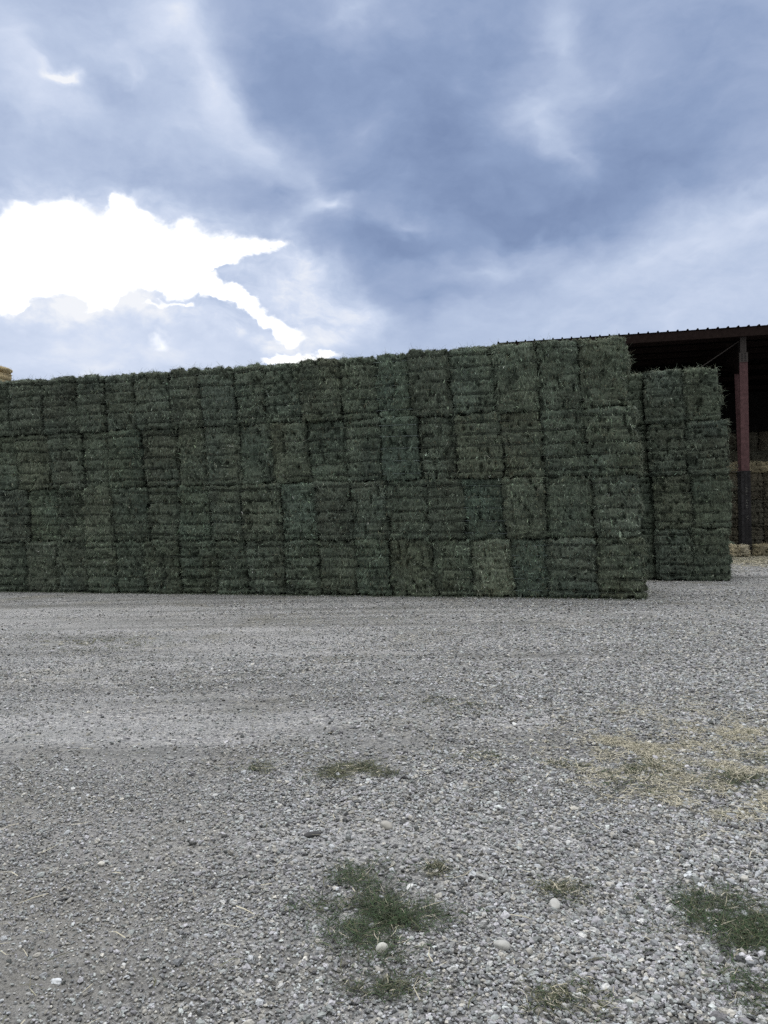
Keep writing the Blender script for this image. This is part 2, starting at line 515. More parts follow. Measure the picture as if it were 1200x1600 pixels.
# ------------------------------------------------------------------ barn
RED = plain_material('red_oxide_steel', (.098, .052, .056), .75, var=.3, scale=9, spec=.2)
GREYST = plain_material('grey_steel', (.065, .056, .054), .8, var=.3, scale=14)
DARKST = plain_material('dark_sleeve_steel', (.030, .029, .032), .8, var=.45, scale=10, spec=.15)
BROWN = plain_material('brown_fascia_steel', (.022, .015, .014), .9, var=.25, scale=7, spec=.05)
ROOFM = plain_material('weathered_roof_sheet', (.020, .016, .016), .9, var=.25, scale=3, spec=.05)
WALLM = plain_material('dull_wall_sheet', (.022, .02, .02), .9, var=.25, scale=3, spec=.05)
CHALK = plain_material('chalk_mark', (.22, .22, .21), .9, var=.3, scale=40)

# column line: the column's front stands at 28.2 m depth at photo x 1165
dP = ray(1166, 800); P0 = CAM + dP * (28.2 / dP[1]); P0[2] = 0
ALF = ANG + math.radians(.8)
Db = np.array([math.cos(ALF), math.sin(ALF), 0]); Nb = np.array([-Db[1], Db[0], 0])
barn = bpy.data.objects.new('hay_barn', None); col.objects.link(barn)
barn.location = P0; barn.rotation_euler = (0, 0, ALF)
tag(barn, 'open-fronted steel hay barn with ribbed roof and red column behind the green stacks', 'barn')
# local frame: x along the eave, y into the barn, z up; the column's front flange face at y=0, its centre at x=0
def loc_of(x, y, yplane):
    d = ray(x, y); k = Nb
    t = ((P0 + Nb * yplane) - CAM).dot(k) / d.dot(k)
    P = CAM + d * t - P0
    return P.dot(Db), P[2] + 0
OVER = -.45
xe, ze = loc_of(1160, 514.5, OVER)           # top of the eave sheet
xl_, zl_ = loc_of(777, 540, OVER)            # left end of the eave
ze = (ze + zl_) / 2 + .15
XL, XR = xl_, 16.0
DEP = 16.0; SL = .07
# roof: ribbed sheets running up the slope
pitch_r = .335; n_r = int((XR - XL) / pitch_r)
prof = []
for i in range(n_r + 1):
    x = XL + i * pitch_r
    prof += [(x + .0, 0), (x + .02, .055), (x + .055, .055), (x + .075, 0), (x + .2, .004)]
prof = np.array(prof)
rv = []
for yy in (OVER, DEP / 2, DEP + .4):
    hz = ze + (yy - OVER) * SL if yy <= DEP / 2 else ze + (DEP / 2 - OVER) * SL - (yy - DEP / 2) * SL
    for x, z in prof: rv.append((x, yy, hz + z - .055))
npf = len(prof)
top = np.array(rv); bot = top - np.array([0, 0, .012])
rf = []
for a in range(2):
    for i in range(npf - 1):
        q = (a * npf + i, a * npf + i + 1, (a + 1) * npf + i + 1, (a + 1) * npf + i)
        rf.append(q); rf.append(tuple(3 * npf + k for k in q[::-1]))
for i in range(npf - 1):
    rf.append((i, 3 * npf + i, 3 * npf + i + 1, i + 1))
mb = MB(); mb.add(np.vstack([top, bot]), rf)
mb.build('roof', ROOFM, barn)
zb = ze - .08
mb = MB().box(XL + .02, XR - .02, OVER + .03, OVER + .09, zb - .30, zb)
mb.box(XL + .02, XR - .02, OVER + .09, OVER + .17, zb - .30, zb - .285)
mb.build('fascia', BROWN, barn)
MB().box(XL + .01, XL + .08, OVER + .18, DEP, zb - .42, zb - .04).build('gable_trim', BROWN, barn)
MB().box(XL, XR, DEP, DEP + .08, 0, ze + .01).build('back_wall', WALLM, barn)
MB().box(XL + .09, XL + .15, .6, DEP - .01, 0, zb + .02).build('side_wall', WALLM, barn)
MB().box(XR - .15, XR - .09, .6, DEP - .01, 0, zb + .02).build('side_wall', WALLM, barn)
for i in range(7):
    y = .9 + i * 2.2
    zz = zb + (min(y, DEP - y)) * SL - .02
    MB().box(XL + .2, XR - .2, y, y + .07, zz - .2, zz).build('purlin', BROWN, barn)

BAY = 7.6
for c, cx in enumerate((-BAY, 0.0, BAY)):
    cw = .27                                   # flange width
    zsl = 1.5 + (803 - 738) / FPX * 28.3       # top of the dark sleeve
    zpl0 = 1.5 + (803 - 567) / FPX * 28.3; zpl1 = 1.5 + (803 - 552) / FPX * 28.3
    ztop = zb - .31
    cobj = MB()
    cobj.box(cx - cw / 2, cx + cw / 2, 0, .02, zsl, zpl0)                 # front flange
    cobj.box(cx - .012, cx + .012, .02, .80, zsl, zpl0 - .1)             # web
    # inner flange, flaring with height
    cobj.prism([(cx - cw / 2, .58, zsl), (cx - cw / 2, .60, zsl), (cx - cw / 2, 1.02, zpl0 - .25), (cx - cw / 2, 1.00, zpl0 - .25)], (cw, 0, 0))
    column = cobj.build('column', RED, barn)
    MB().box(cx - .10, cx + .10, .01, .05, zpl1, ztop + .3).box(cx - .012, cx + .012, .05, .9, zpl0 - .1, ztop + .1).build('column_head', GREYST, column)
    MB().box(cx - cw / 2 - .006, cx + cw / 2 + .006, -.022, -.002, zpl0, zpl1).build('splice_plate', GREYST, column)
    bm_ = MB()
    for a in (-1, 1):
        for b in range(4):
            x = cx + a * .055; z = zpl0 + .06 + b * (zpl1 - zpl0 - .12) / 3
            bm_.tube([(x, -.021, z), (x, -.04, z)], .022, 6)
    bm_.build('bolt_set', DARKST, column)
    sl = MB()
    sw = .155
    sl.box(cx - sw, cx + sw, -.05, -.03, .0, zsl).box(cx - sw, cx - sw + .02, -.03, .62, .0, zsl).box(cx + sw - .02, cx + sw, -.03, .62, .0, zsl)
    sl.box(cx - .045, cx - .03, -.075, -.05, .05, zsl - .05).box(cx + .075, cx + .09, -.075, -.05, .05, zsl - .05)
    sl.box(cx - sw - .03, cx + sw + .03, -.06, .64, zsl, zsl + .03)
    sleeve = sl.build('sleeve', DARKST, column)
    if c == 1:
        ck = MB()
        for (dx, z0) in ((-.005, 2.45), (.035, 2.33), (.0, 2.22), (.03, 1.93), (.0, 1.83), (.03, 1.74), (.045, 1.36)):
            ck.tube([(cx + dx + .035 * math.cos(a), -.0525, z0 + .05 * math.sin(a)) for a in np.linspace(.4, 5.4, 10)], .005, 4)
        ck.build('chalk_marks', CHALK, sleeve)
        br = MB().box(cx - .46, cx - sw - .02, -.02, .02, zsl - .015, zsl + .02)
        br.tube([(cx - .26 + .055 * math.cos(a), 0, zsl + .22 + .055 * math.sin(a)) for a in np.linspace(0, 2 * math.pi, 12)[:-1]], .012, 5, closed=True)
        br.tube([(cx - .26, 0, zsl + .02), (cx - .26, 0, zsl + .17)], .01, 5)
        br.build('bracket', DARKST, column)
    # haunch and rafter
    rz = lambda y: zb + min(y, DEP - y) * SL - .22
    MB().prism([(cx - .012, .05, ztop + .05), (cx - .012, .9, zpl0 - .3), (cx - .012, 1.35, zpl0 - .05), (cx - .012, 4.5, rz(4.5) - .6), (cx - .012, DEP / 2, rz(DEP / 2) - .55),
                (cx - .012, DEP / 2, rz(DEP / 2)), (cx - .012, .05, rz(.05))], (.024, 0, 0)).build('rafter', BROWN, barn)
    fl = MB()
    pl = [(1.02, zpl0 - .30), (1.38, zpl0 - .06), (4.5, rz(4.5) - .6), (DEP / 2, rz(DEP / 2) - .55)]
    for a, b in zip(pl[:-1], pl[1:]):
        fl.prism([(cx - cw / 2, a[0], a[1]), (cx - cw / 2, b[0], b[1]), (cx - cw / 2, b[0], b[1] - .025), (cx - cw / 2, a[0], a[1] - .025)], (cw, 0, 0))
    fl.build('rafter_flange', BROWN, barn)
zt0 = 1.5 + (803 - 533) / FPX * 28.3
MB().tube([(-.12, .12, zt0), (-BAY + .2, .12, zt0 - (BAY - .3) * .66)], .016, 6).build('brace_rod', GREYST, barn)

# hay inside the barn
brown_t = [(.105, .096, .076), (.095, .092, .074), (.115, .102, .078), (.088, .088, .07)]
barn_me = [bale_mesh(.86, .99, 2.2, 800 + i, brown_t[i], nfront=1300, ntop=700, nside=300, band=.6, straw=.25)[0] for i in range(4)]
RW = ['front row', 'middle row', 'back row']
for row, (y0, tiers) in enumerate(((1.25, 3), (3.7, 4), (6.2, 5))):
    for c in range(5):
        for t in range(tiers):
            o = link('hay_bale', barn_me[(row + 2 * c + 3 * t + c * t) % 4])
            lx = -1.35 + c * .87
            p = P0 + Db * lx + Nb * (y0 + random.uniform(-.04, .04))
            o.location = (p[0], p[1], t * .99); o.rotation_euler = (0, 0, ALF)
            tag(o, f'brown hay bale in barn, {RW[row]}, {ORD[t + 1]} from the ground, {ORD[c + 1]} from short stack', 'hay bale', 'brown bales stacked in the barn')
pale_t = (.27, .235, .16)
small_me = [bale_mesh(1.15, .42, .58, 850 + i, pale_t, nfront=900, ntop=900, nside=400, band=0.3, straw=.4, nstr=2, zs=np.array([.14, .28]))[0] for i in range(3)]
small_me.append(bale_mesh(1.12, .42, .58, 860, (.52, .46, .34), nfront=900, ntop=900, nside=400, band=0.3, straw=.4, nstr=2, zs=np.array([.14, .28]))[0])
def small(px, py, depth_y, z, lab, mi, rot=0, wide=1.0):
    o = link('straw_bale', small_me[mi])
    x, _ = loc_of(px, py, depth_y)
    p = P0 + Db * x + Nb * depth_y
    o.location = (p[0], p[1], z); o.rotation_euler = (0, 0, ALF + rot); o.scale = (wide, 1, 1)
    tag(o, lab, 'straw bale', 'small pale bales around the barn column')
small(1146, 862, -1.05, 0, 'small pale bale on the ground between the short stack and the column', 3, .05)
small(1207, 860, -.40, 0, 'small pale bale on the ground beyond the column, away from the short stack', 1, -.06, 1.05)
small(1146, 730, 1.3, 2.985, 'small pale bale on top of the brown hay between stack and column', 2, .04)
small(1191, 730, 1.28, 2.985, 'small pale bale on top of the brown hay beyond the column', 0, -.03)

# ------------------------------------------------------------------ ground
def zg(x, y):
    p = np.stack([np.asarray(x, float), np.asarray(y, float), np.zeros(np.size(x))], 1)
    fade = np.clip((11.5 - p[:, 1]) / 5, 0, 1) * np.clip((p[:, 1] + 6) / 4, 0, 1)
    return fade * (.022 * vnoise(p * .8, 21) + .010 * vnoise(p * 2.3, 22) + .005 * vnoise(p * 7, 23))

def axis(lo, hi, n, far):
    c = np.linspace(lo, hi, n)
    ext = np.geomspace(.3, far, 16)
    return np.concatenate([lo - ext[::-1], c, hi + ext])
gx = axis(-11, 13, 170, 2500); gy = axis(-3, 16, 150, 2500)
XX, YY = np.meshgrid(gx, gy, indexing='ij')
gv = np.stack([XX.ravel(), YY.ravel(), zg(XX.ravel(), YY.ravel()) - .004], 1)
i, j = np.meshgrid(np.arange(len(gx) - 1), np.arange(len(gy) - 1), indexing='ij'); i = i.ravel(); j = j.ravel(); nb = len(gy)
gq = np.stack([i * nb + j, (i + 1) * nb + j, (i + 1) * nb + j + 1, i * nb + j + 1], 1)


def ground_material():
    mt, nt, b = mat_new('gravel_ground')
    N, L = nt.nodes, nt.links
    geo = N.new('ShaderNodeNewGeometry')
    def noise(scale, detail=4, rough=.55, dist=0):
        n = N.new('ShaderNodeTexNoise'); n.inputs['Scale'].default_value = scale; n.inputs['Detail'].default_value = detail
        n.inputs['Roughness'].default_value = rough; n.inputs['Distortion'].default_value = dist
        L.new(geo.outputs['Position'], n.inputs['Vector']); return n
    def vor(scale, rnd=1.0):
        v = N.new('ShaderNodeTexVoronoi'); v.inputs['Scale'].default_value = scale; v.inputs['Randomness'].default_value = rnd
        L.new(geo.outputs['Position'], v.inputs['Vector']); return v
    def ramp(src, stops):
        r = N.new('ShaderNodeValToRGB'); e = r.color_ramp.elements
        while len(e) < len(stops): e.new(.5)
        for el, (p, c) in zip(e, stops): el.position = p; el.color = (*c, 1)
        L.new(src, r.inputs[0]); return r
    def mix(f, a, c, mode='MIX'):
        m_ = N.new('ShaderNodeMix'); m_.data_type = 'RGBA'; m_.blend_type = mode
        if isinstance(f, float): m_.inputs['Factor'].default_value = f
        else: L.new(f, m_.inputs['Factor'])
        L.new(a, m_.inputs[6]); L.new(c, m_.inputs[7]); return m_.outputs[2]
    stone = [(.0, (.10, .10, .105)), (.25, (.21, .21, .22)), (.5, (.31, .31, .32)), (.75, (.40, .395, .395)), (.93, (.52, .51, .49)), (1.0, (.66, .67, .67))]
    v1 = vor(42); v2 = vor(95); v3 = vor(16)
    sep = []
    cols = []
    for v in (v1, v2, v3):
        s = N.new('ShaderNodeSeparateColor'); L.new(v.outputs['Color'], s.inputs[0])
        cols.append(ramp(s.outputs[0], stone).outputs[0])
    n1 = noise(9, 5); n2 = noise(1.3, 5, .6); n3 = noise(.45, 4)
    # which size of gravel lies on top
    f1 = ramp(n1.outputs['Fac'], [(.42, (0, 0, 0)), (.58, (1, 1, 1))]).outputs[0]
    c = mix(f1, cols[1], cols[0])
    # dusty fines in strips and patches
    fine = noise(220, 3)
    dust = ramp(fine.outputs['Fac'], [(.3, (.185, .19, .19)), (.7, (.33, .335, .335))]).outputs[0]
    fd = ramp(n2.outputs['Fac'], [(.40, (.1, .1, .1)), (.66, (.75, .75, .75))]).outputs[0]
    c = mix(fd, c, dust)
    n4 = noise(.8, 5, .6, .6)
    ol = ramp(n4.outputs['Fac'], [(.52, (1, 1, 1)), (.70, (.80, .78, .70))]).outputs[0]
    c = mix(1.0, c, ol, 'MULTIPLY')
    big = ramp(n3.outputs['Fac'], [(.3, (.86, .86, .87)), (.7, (1.08, 1.08, 1.09))]).outputs[0]
    c = mix(1.0, c, big, 'MULTIPLY')
    # wheel-packed strips running across the yard
    mp = N.new('ShaderNodeMapping'); mp.inputs['Scale'].default_value = (.09, 1.5, 1); mp.inputs['Rotation'].default_value = (0, 0, -.16)
    L.new(geo.outputs['Position'], mp.inputs[0])
    nw = N.new('ShaderNodeTexNoise'); nw.inputs['Scale'].default_value = 1.0; nw.inputs['Detail'].default_value = 4; L.new(mp.outputs[0], nw.inputs['Vector'])
    st = ramp(nw.outputs['Fac'], [(.37, (.70, .70, .69)), (.5, (1, 1, 1)), (.60, (1.18, 1.18, 1.19))]).outputs[0]
    c = mix(1.0, c, st, 'MULTIPLY')
    # bare packed soil where the gravel has been scraped thin
    for (dx_, dy_, dr_) in DIRT:
        mp2 = N.new('ShaderNodeMapping'); mp2.vector_type = 'TEXTURE'; mp2.inputs['Location'].default_value = (dx_, dy_, 0); mp2.inputs['Scale'].default_value = (dr_ * 2.2, dr_ * 2.6, 50)
        L.new(geo.outputs['Position'], mp2.inputs[0])
        gr = N.new('ShaderNodeTexGradient'); gr.gradient_type = 'SPHERICAL'; L.new(mp2.outputs[0], gr.inputs[0])
        mm = N.new('ShaderNodeMath'); mm.operation = 'MULTIPLY'; mm.use_clamp = True; L.new(gr.outputs['Fac'], mm.inputs[0])
        m3 = N.new('ShaderNodeMath'); m3.operation = 'MULTIPLY'; m3.inputs[1].default_value = 1.1; L.new(n1.outputs['Fac'], m3.inputs[0]); L.new(m3.outputs[0], mm.inputs[1])
        soil = ramp(fine.outputs['Fac'], [(.3, (.14, .135, .125)), (.7, (.26, .25, .235))]).outputs[0]
        c = mix(mm.outputs[0], c, soil)
    L.new(c, b.inputs['Base Color'])
    b.inputs['Roughness'].default_value = .9; b.inputs['Specular IOR Level'].default_value = .2
    def mth(op, a, bb):
        m_ = N.new('ShaderNodeMath'); m_.operation = op
        for k, v in enumerate((a, bb)):
            if isinstance(v, (int, float)): m_.inputs[k].default_value = v
            else: L.new(v, m_.inputs[k])
        return m_.outputs[0]
    h1 = mth('SUBTRACT', .5, v1.outputs['Distance']); h2 = mth('MULTIPLY', mth('SUBTRACT', .5, v2.outputs['Distance']), .5)
    hh = mth('ADD', mth('ADD', h1, h2), mth('MULTIPLY', fine.outputs['Fac'], .25))
    bp = N.new('ShaderNodeBump'); bp.inputs['Strength'].default_value = .9; bp.inputs['Distance'].default_value = .018
    L.new(hh, bp.inputs['Height']); L.new(bp.outputs[0], b.inputs['Normal'])
    return mt


DIRT = [(*gpt(30, 1530)[:2], .42), (*gpt(190, 1400)[:2], .38), (*gpt(40, 1290)[:2], .55)]
GROUND = ground_material()
g = link('ground', new_mesh('ground', gv, gq, smooth=True), GROUND)
tag(g, kind='structure')

# loose stones: real stones instanced on points (one object, past counting)
def stones():
    P = []
    for (d0, d1, dens, lo) in ((1.7, 3.2, 11500, .0076), (3.2, 5, 7800, .009), (5, 7.5, 3400, .011), (7.5, 11, 1100, .013), (11, 15.5, 300, .016), (15.5, 27, 60, .024)):
        wmax = .60 * d1 + 2.7
        nn = int(dens * (d1 - d0) * 2 * wmax)
        y = RNG.uniform(d0, d1, nn); x = RNG.uniform(-wmax, wmax, nn)
        keep = np.abs(x) < .58 * y + 2.5
        x, y = x[keep], y[keep]
        # keep stones off the stacks' footprint
        side = (x - B1[0]) * N1[0] + (y - B1[1]) * N1[1]; al = (x - B1[0]) * D1[0] + (y - B1[1]) * D1[1]
        ok = ~((side > -.02) & (al < px_on(B1, D1, .5, 1006) + .02))
        side2 = (x - A2[0]) * N1[0] + (y - A2[1]) * N1[1]; al2 = (x - A2[0]) * D1[0] + (y - A2[1]) * D1[1]
        ok &= ~((side2 > -.02) & (al2 < .03))
        x, y = x[ok], y[ok]
        q = np.stack([x, y, np.zeros(len(x))], 1)
        # fewer stones on the packed, dusty strips
        band = vnoise(np.stack([q[:, 0] * .14 + 3, q[:, 1] * 1.7 + q[:, 0] * .35, 0 * x], 1), 35) + .5 * vnoise(np.stack([q[:, 0] * .2, q[:, 1] * 4.3 + q[:, 0] * .8, 0 * x], 1), 36)
        patch = band * .8 * np.clip((y - 3.5) / 3, 0, 1) + vnoise(q * np.array([.5, .9, 1]), 31) * .6 + vnoise(q * 1.9, 32) * .4 + .30 * np.clip((q[:, 0] / (q[:, 1] + .1) + .15) / .5, -1, 1)
        for (dx_, dy_, dr_) in DIRT: patch = patch - .26 * np.exp(-((x - dx_) ** 2 + ((y - dy_) * .8) ** 2) / dr_ ** 2)
        pk = RNG.uniform(0, 1, len(x)) < np.clip(.66 + .75 * patch, .16, 1)
        x, y = x[pk], y[pk]
        s = lo * np.exp(np.abs(RNG.normal(0, .48, len(x)))) * RNG.uniform(.66, 1.0, len(x))
        s *= np.clip(.88 + .28 * (x / (y + .1)) / .45 + .18 * vnoise(np.stack([x * .8, y * .8, 0 * x], 1), 33), .66, 1.2)
        big = RNG.uniform(0, 1, len(x)) < .005
        s[big] *= 1.6
        s = np.minimum(s, .031)
        P.append(np.stack([x, y, s], 1))
    P = np.vstack(P)
    n = len(P)
    z = zg(P[:, 0], P[:, 1])
    me = bpy.data.meshes.new('gravel')
    me.vertices.add(n)
    scl = P[:, 2:3] * np.stack([RNG.uniform(.8, 1.25, n), RNG.uniform(.65, 1.0, n), RNG.uniform(.38, .72, n)], 1) * .62
    co = np.stack([P[:, 0], P[:, 1], z + scl[:, 2] * RNG.uniform(-.25, .6, n)], 1).astype(np.float32)
    me.vertices.foreach_set('co', co.ravel())
    rot = np.stack([RNG.normal(0, .35, n), RNG.normal(0, .35, n), RNG.uniform(0, 6.28, n)], 1)
    v = np.clip(RNG.normal(.318, .105, n), .10, .56)
    wh = RNG.uniform(0, 1, n) < .045; v[wh] = RNG.uniform(.48, .68, wh.sum())
    dk = RNG.uniform(0, 1, n) < .06; v[dk] = RNG.uniform(.06, .12, dk.sum())
    hue = np.array([[1, 1, 1.0], [.96, .99, 1.05], [1.04, 1.0, .93], [.99, .97, 1.04], [.95, 1.0, 1.0]])
    tone = v[:, None] * hue[RNG.integers(0, 5, n)] * np.array([.99, 1.0, 1.01])
    a = me.attributes.new('scl', 'FLOAT_VECTOR', 'POINT'); a.data.foreach_set('vector', scl.astype(np.float32).ravel())
    a = me.attributes.new('rot', 'FLOAT_VECTOR', 'POINT'); a.data.foreach_set('vector', rot.astype(np.float32).ravel())
    a = me.attributes.new('tone', 'FLOAT_VECTOR', 'POINT'); a.data.foreach_set('vector', tone.astype(np.float32).ravel())
    a = me.attributes.new('pick', 'INT', 'POINT'); a.data.foreach_set('value', RNG.integers(0, 8, n).astype(np.int32))
    me.update()
    print('stones', n)
    mt, nt, b = mat_new('stone')
    N, L = nt.nodes, nt.links
    at = N.new('ShaderNodeAttribute'); at.attribute_name = 'tone'; at.attribute_type = 'INSTANCER'
    tc = N.new('ShaderNodeTexCoord')
    nz = N.new('ShaderNodeTexNoise'); nz.inputs['Scale'].default_value = 2.2; nz.inputs['Detail'].default_value = 5
    L.new(tc.outputs['Object'], nz.inputs['Vector'])
    mr = N.new('ShaderNodeMapRange'); mr.inputs['From Min'].default_value = .3; mr.inputs['From Max'].default_value = .7
    mr.inputs['To Min'].default_value = .78; mr.inputs['To Max'].default_value = 1.2
    L.new(nz.outputs['Fac'], mr.inputs['Value'])
    vm = N.new('ShaderNodeVectorMath'); vm.operation = 'SCALE'
    L.new(at.outputs['Vector'], vm.inputs[0]); L.new(mr.outputs[0], vm.inputs['Scale'])
    L.new(vm.outputs[0], b.inputs['Base Color'])
    b.inputs['Roughness'].default_value = .75; b.inputs['Specular IOR Level'].default_value = .3
    ng = bpy.data.node_groups.new('gravel_scatter', 'GeometryNodeTree')
    ng.interface.new_socket('Geometry', in_out='INPUT', socket_type='NodeSocketGeometry')
    ng.interface.new_socket('Geometry', in_out='OUTPUT', socket_type='NodeSocketGeometry')
    N, L = ng.nodes, ng.links
    gi = N.new('NodeGroupInput'); go = N.new('NodeGroupOutput')
    m2p = N.new('GeometryNodeMeshToPoints'); L.new(gi.outputs[0], m2p.inputs['Mesh'])
    join = N.new('GeometryNodeJoinGeometry')
    for v_ in range(8):
        ico = N.new('GeometryNodeMeshIcoSphere'); ico.inputs['Radius'].default_value = 1.0; ico.inputs['Subdivisions'].default_value = 3 if v_ < 3 else 2
        pos = N.new('GeometryNodeInputPosition')
        ad = N.new('ShaderNodeVectorMath'); ad.operation = 'ADD'; ad.inputs[1].default_value = (v_ * 3.7, v_ * 1.3, v_ * 7.1)
        L.new(pos.outputs[0], ad.inputs[0])
        tx = N.new('ShaderNodeTexNoise'); tx.inputs['Scale'].default_value = .75 if v_ < 3 else 1.25; tx.inputs['Detail'].default_value = 1.5
        L.new(ad.outputs[0], tx.inputs['Vector'])
        sb = N.new('ShaderNodeVectorMath'); sb.operation = 'SUBTRACT'; sb.inputs[1].default_value = (.5, .5, .5); L.new(tx.outputs['Color'], sb.inputs[0])
        sc = N.new('ShaderNodeVectorMath'); sc.operation = 'SCALE'; sc.inputs['Scale'].default_value = 1.5 if v_ < 3 else 2.0; L.new(sb.outputs[0], sc.inputs[0])
        sp = N.new('GeometryNodeSetPosition'); L.new(ico.outputs[0], sp.inputs['Geometry']); L.new(sc.outputs[0], sp.inputs['Offset'])
        ss_ = N.new('GeometryNodeSetShadeSmooth'); ss_.inputs['Shade Smooth'].default_value = v_ < 3
        L.new(sp.outputs[0], ss_.inputs[0])
        smt = N.new('GeometryNodeSetMaterial'); smt.inputs['Material'].default_value = mt; L.new(ss_.outputs[0], smt.inputs[0])
        g2i = N.new('GeometryNodeGeometryToInstance'); L.new(smt.outputs[0], g2i.inputs[0])
        L.new(g2i.outputs[0], join.inputs[0])
    def na(name, typ):
        k = N.new('GeometryNodeInputNamedAttribute'); k.data_type = typ; k.inputs['Name'].default_value = name
        return [o_ for o_ in k.outputs if o_.enabled][0]
    iop = N.new('GeometryNodeInstanceOnPoints'); iop.inputs['Pick Instance'].default_value = True
    L.new(m2p.outputs[0], iop.inputs['Points']); L.new(join.outputs[0], iop.inputs['Instance'])
    L.new(na('pick', 'INT'), iop.inputs['Instance Index']); L.new(na('rot', 'FLOAT_VECTOR'), iop.inputs['Rotation']); L.new(na('scl', 'FLOAT_VECTOR'), iop.inputs['Scale'])
    L.new(iop.outputs[0], go.inputs[0])
    o = link('gravel', me, mt)
    md = o.modifiers.new('scatter', 'NODES'); md.node_group = ng
    tag(o, 'loose grey gravel stones scattered over the yard in front of the stacks', 'gravel', kind='stuff')

stones()

# ------------------------------------------------------------------ loose hay, grass and straw on the gravel
def blades(x, y, length, width, lift, cols, rg, z0=0.0):
    k = len(x)
    a = rg.uniform(0, 2 * math.pi, k)
    el = lift
    dr = np.stack([np.cos(a) * np.cos(el), np.sin(a) * np.cos(el), np.sin(el)], 1)
    dr2 = dr + rg.normal(0, .35, (k, 3)); dr2[:, 2] -= .35 * np.sin(el) + .05
    dr2 /= np.linalg.norm(dr2, axis=1, keepdims=True)
    sv = np.cross(dr, np.stack([rg.normal(0, .3, k), rg.normal(0, .3, k), np.ones(k)], 1)); sv /= np.linalg.norm(sv, axis=1, keepdims=True)
    p0 = np.stack([x, y, zg(x, y) + z0], 1)
    L_ = length[:, None]; w_ = width[:, None]
    p1 = p0 + dr * L_ * .5; p2 = p1 + dr2 * L_ * .5
    gz = zg(p2[:, 0], p2[:, 1]) + .006; p2[:, 2] = np.maximum(p2[:, 2], gz)
    v = np.stack([p0 - sv * w_ * .5, p0 + sv * w_ * .5, p1 - sv * w_ * .5, p1 + sv * w_ * .5, p2 - sv * w_ * .2, p2 + sv * w_ * .2], 1).reshape(-1, 3)
    ix = np.arange(k)[:, None] * 6
    f = np.vstack([ix + np.array([[0, 1, 3, 2]]), ix + np.array([[2, 3, 5, 4]])])
    return v, f, np.repeat(cols, 6, axis=0)

def leaf_material():
    mt, nt, b = mat_new('loose_hay')
    at = nt.nodes.new('ShaderNodeAttribute'); at.attribute_name = 'col'
    nt.links.new(at.outputs['Color'], b.inputs['Base Color'])
    b.inputs['Roughness'].default_value = .7; b.inputs['Specular IOR Level'].default_value = .25
    return mt
LEAF = leaf_material()
GREEN = np.array([.042, .074, .032]); OLIVE = np.array([.105, .108, .065]); STRAW = np.array([.46, .43, .34]); DKG = np.array([.032, .040, .024])

def patch(name, label, cat, blobs, n, mixw, seed, len_=(.03, .09), lift=(.05, .5), wid=(.0015, .0035)):
    """blobs: photo ellipses (x, y, rx, ry, weight) put down on the ground"""
    rg = np.random.default_rng(seed)
    xs = []; ys = []
    tot = sum(b_[4] for b_ in blobs)
    for (bx, by, rx, ry, wt) in blobs:
        k = int(n * wt / tot)
        u = bx + rg.normal(0, .56, k) * rx; v = by + rg.normal(0, .56, k) * ry
        v = np.maximum(v, 860)
        P = np.array([gpt(a, b_) for a, b_ in zip(u, v)])
        q = P[:, :2]
        cl = vnoise(np.stack([q[:, 0] * 6, q[:, 1] * 6, np.full(k, seed * 1.0)], 1), 40) + .6 * vnoise(np.stack([q[:, 0] * 15, q[:, 1] * 15, np.full(k, seed * 1.0)], 1), 41)
        ok = rg.uniform(-.5, .85, k) < cl
        xs.append(q[ok, 0]); ys.append(q[ok, 1])
    x = np.concatenate(xs); y = np.concatenate(ys); k = len(x)
    pal = np.array([GREEN, OLIVE, STRAW, DKG])
    c = pal[rg.choice(4, k, p=np.array(mixw) / sum(mixw))] * rg.uniform(.6, 1.35, (k, 1))
    me_v, me_f, me_c = blades(x, y, rg.uniform(*len_, k), rg.uniform(*wid, k), rg.uniform(*lift, k), c, rg, .009)
    o = link(name, new_mesh(name, me_v, me_f, me_c, False), LEAF)
    tag(o, label, cat, kind='stuff')
    return o

patch('grass_patch', 'dark green grass patch with pale stalks on the gravel at bottom centre', 'grass',
      [(545, 1410, 62, 34, 3), (625, 1458, 74, 42, 5), (580, 1435, 100, 66, 2.6), (545, 1365, 60, 28, .7)], 9000, (6, 2, .35, 4.5), 1, len_=(.02, .065), lift=(.0, .4), wid=(.0012, .003))
patch('grass_patch', 'dark brownish thin grass patch just below the round white stone', 'grass', [(615, 1552, 65, 20, 3), (600, 1560, 90, 30, 1)], 1300, (2.5, 4, .5, 5), 2, len_=(.015, .05), lift=(.0, .3), wid=(.0012, .003))
patch('hay_clump', 'small olive clump of dry hay above the flat pale oval stone', 'hay', [(885, 1385, 45, 22, 4), (890, 1390, 75, 30, 1)], 2300, (2, 6, 2.0, 4), 3, len_=(.02, .07), lift=(.0, .35), wid=(.0012, .003))
patch('grass_patch', 'thick dark green grass patch at the bottom corner of the yard', 'grass',
      [(1182, 1486, 52, 46, 6), (1085, 1430, 75, 34, 2.4), (1140, 1455, 100, 70, 1.6), (1200, 1550, 50, 40, 1.0)], 8500, (6, 2.2, .4, 4.5), 4, len_=(.02, .065), lift=(.0, .4), wid=(.0012, .003))
patch('hay_clump', 'sparse dry stalks lying on the gravel at the bottom edge', 'hay', [(880, 1572, 75, 26, 2), (850, 1580, 90, 30, 1)], 800, (1.6, 5, 2, 3), 5, len_=(.02, .07), lift=(.0, .25), wid=(.0012, .003))
patch('hay_clump', 'flat olive hay clump on the gravel near the centre', 'hay', [(560, 1203, 60, 14, 4), (530, 1206, 90, 18, 1)], 1900, (1, 7, 1.2, 5), 6, lift=(.0, .15), wid=(.002, .005))
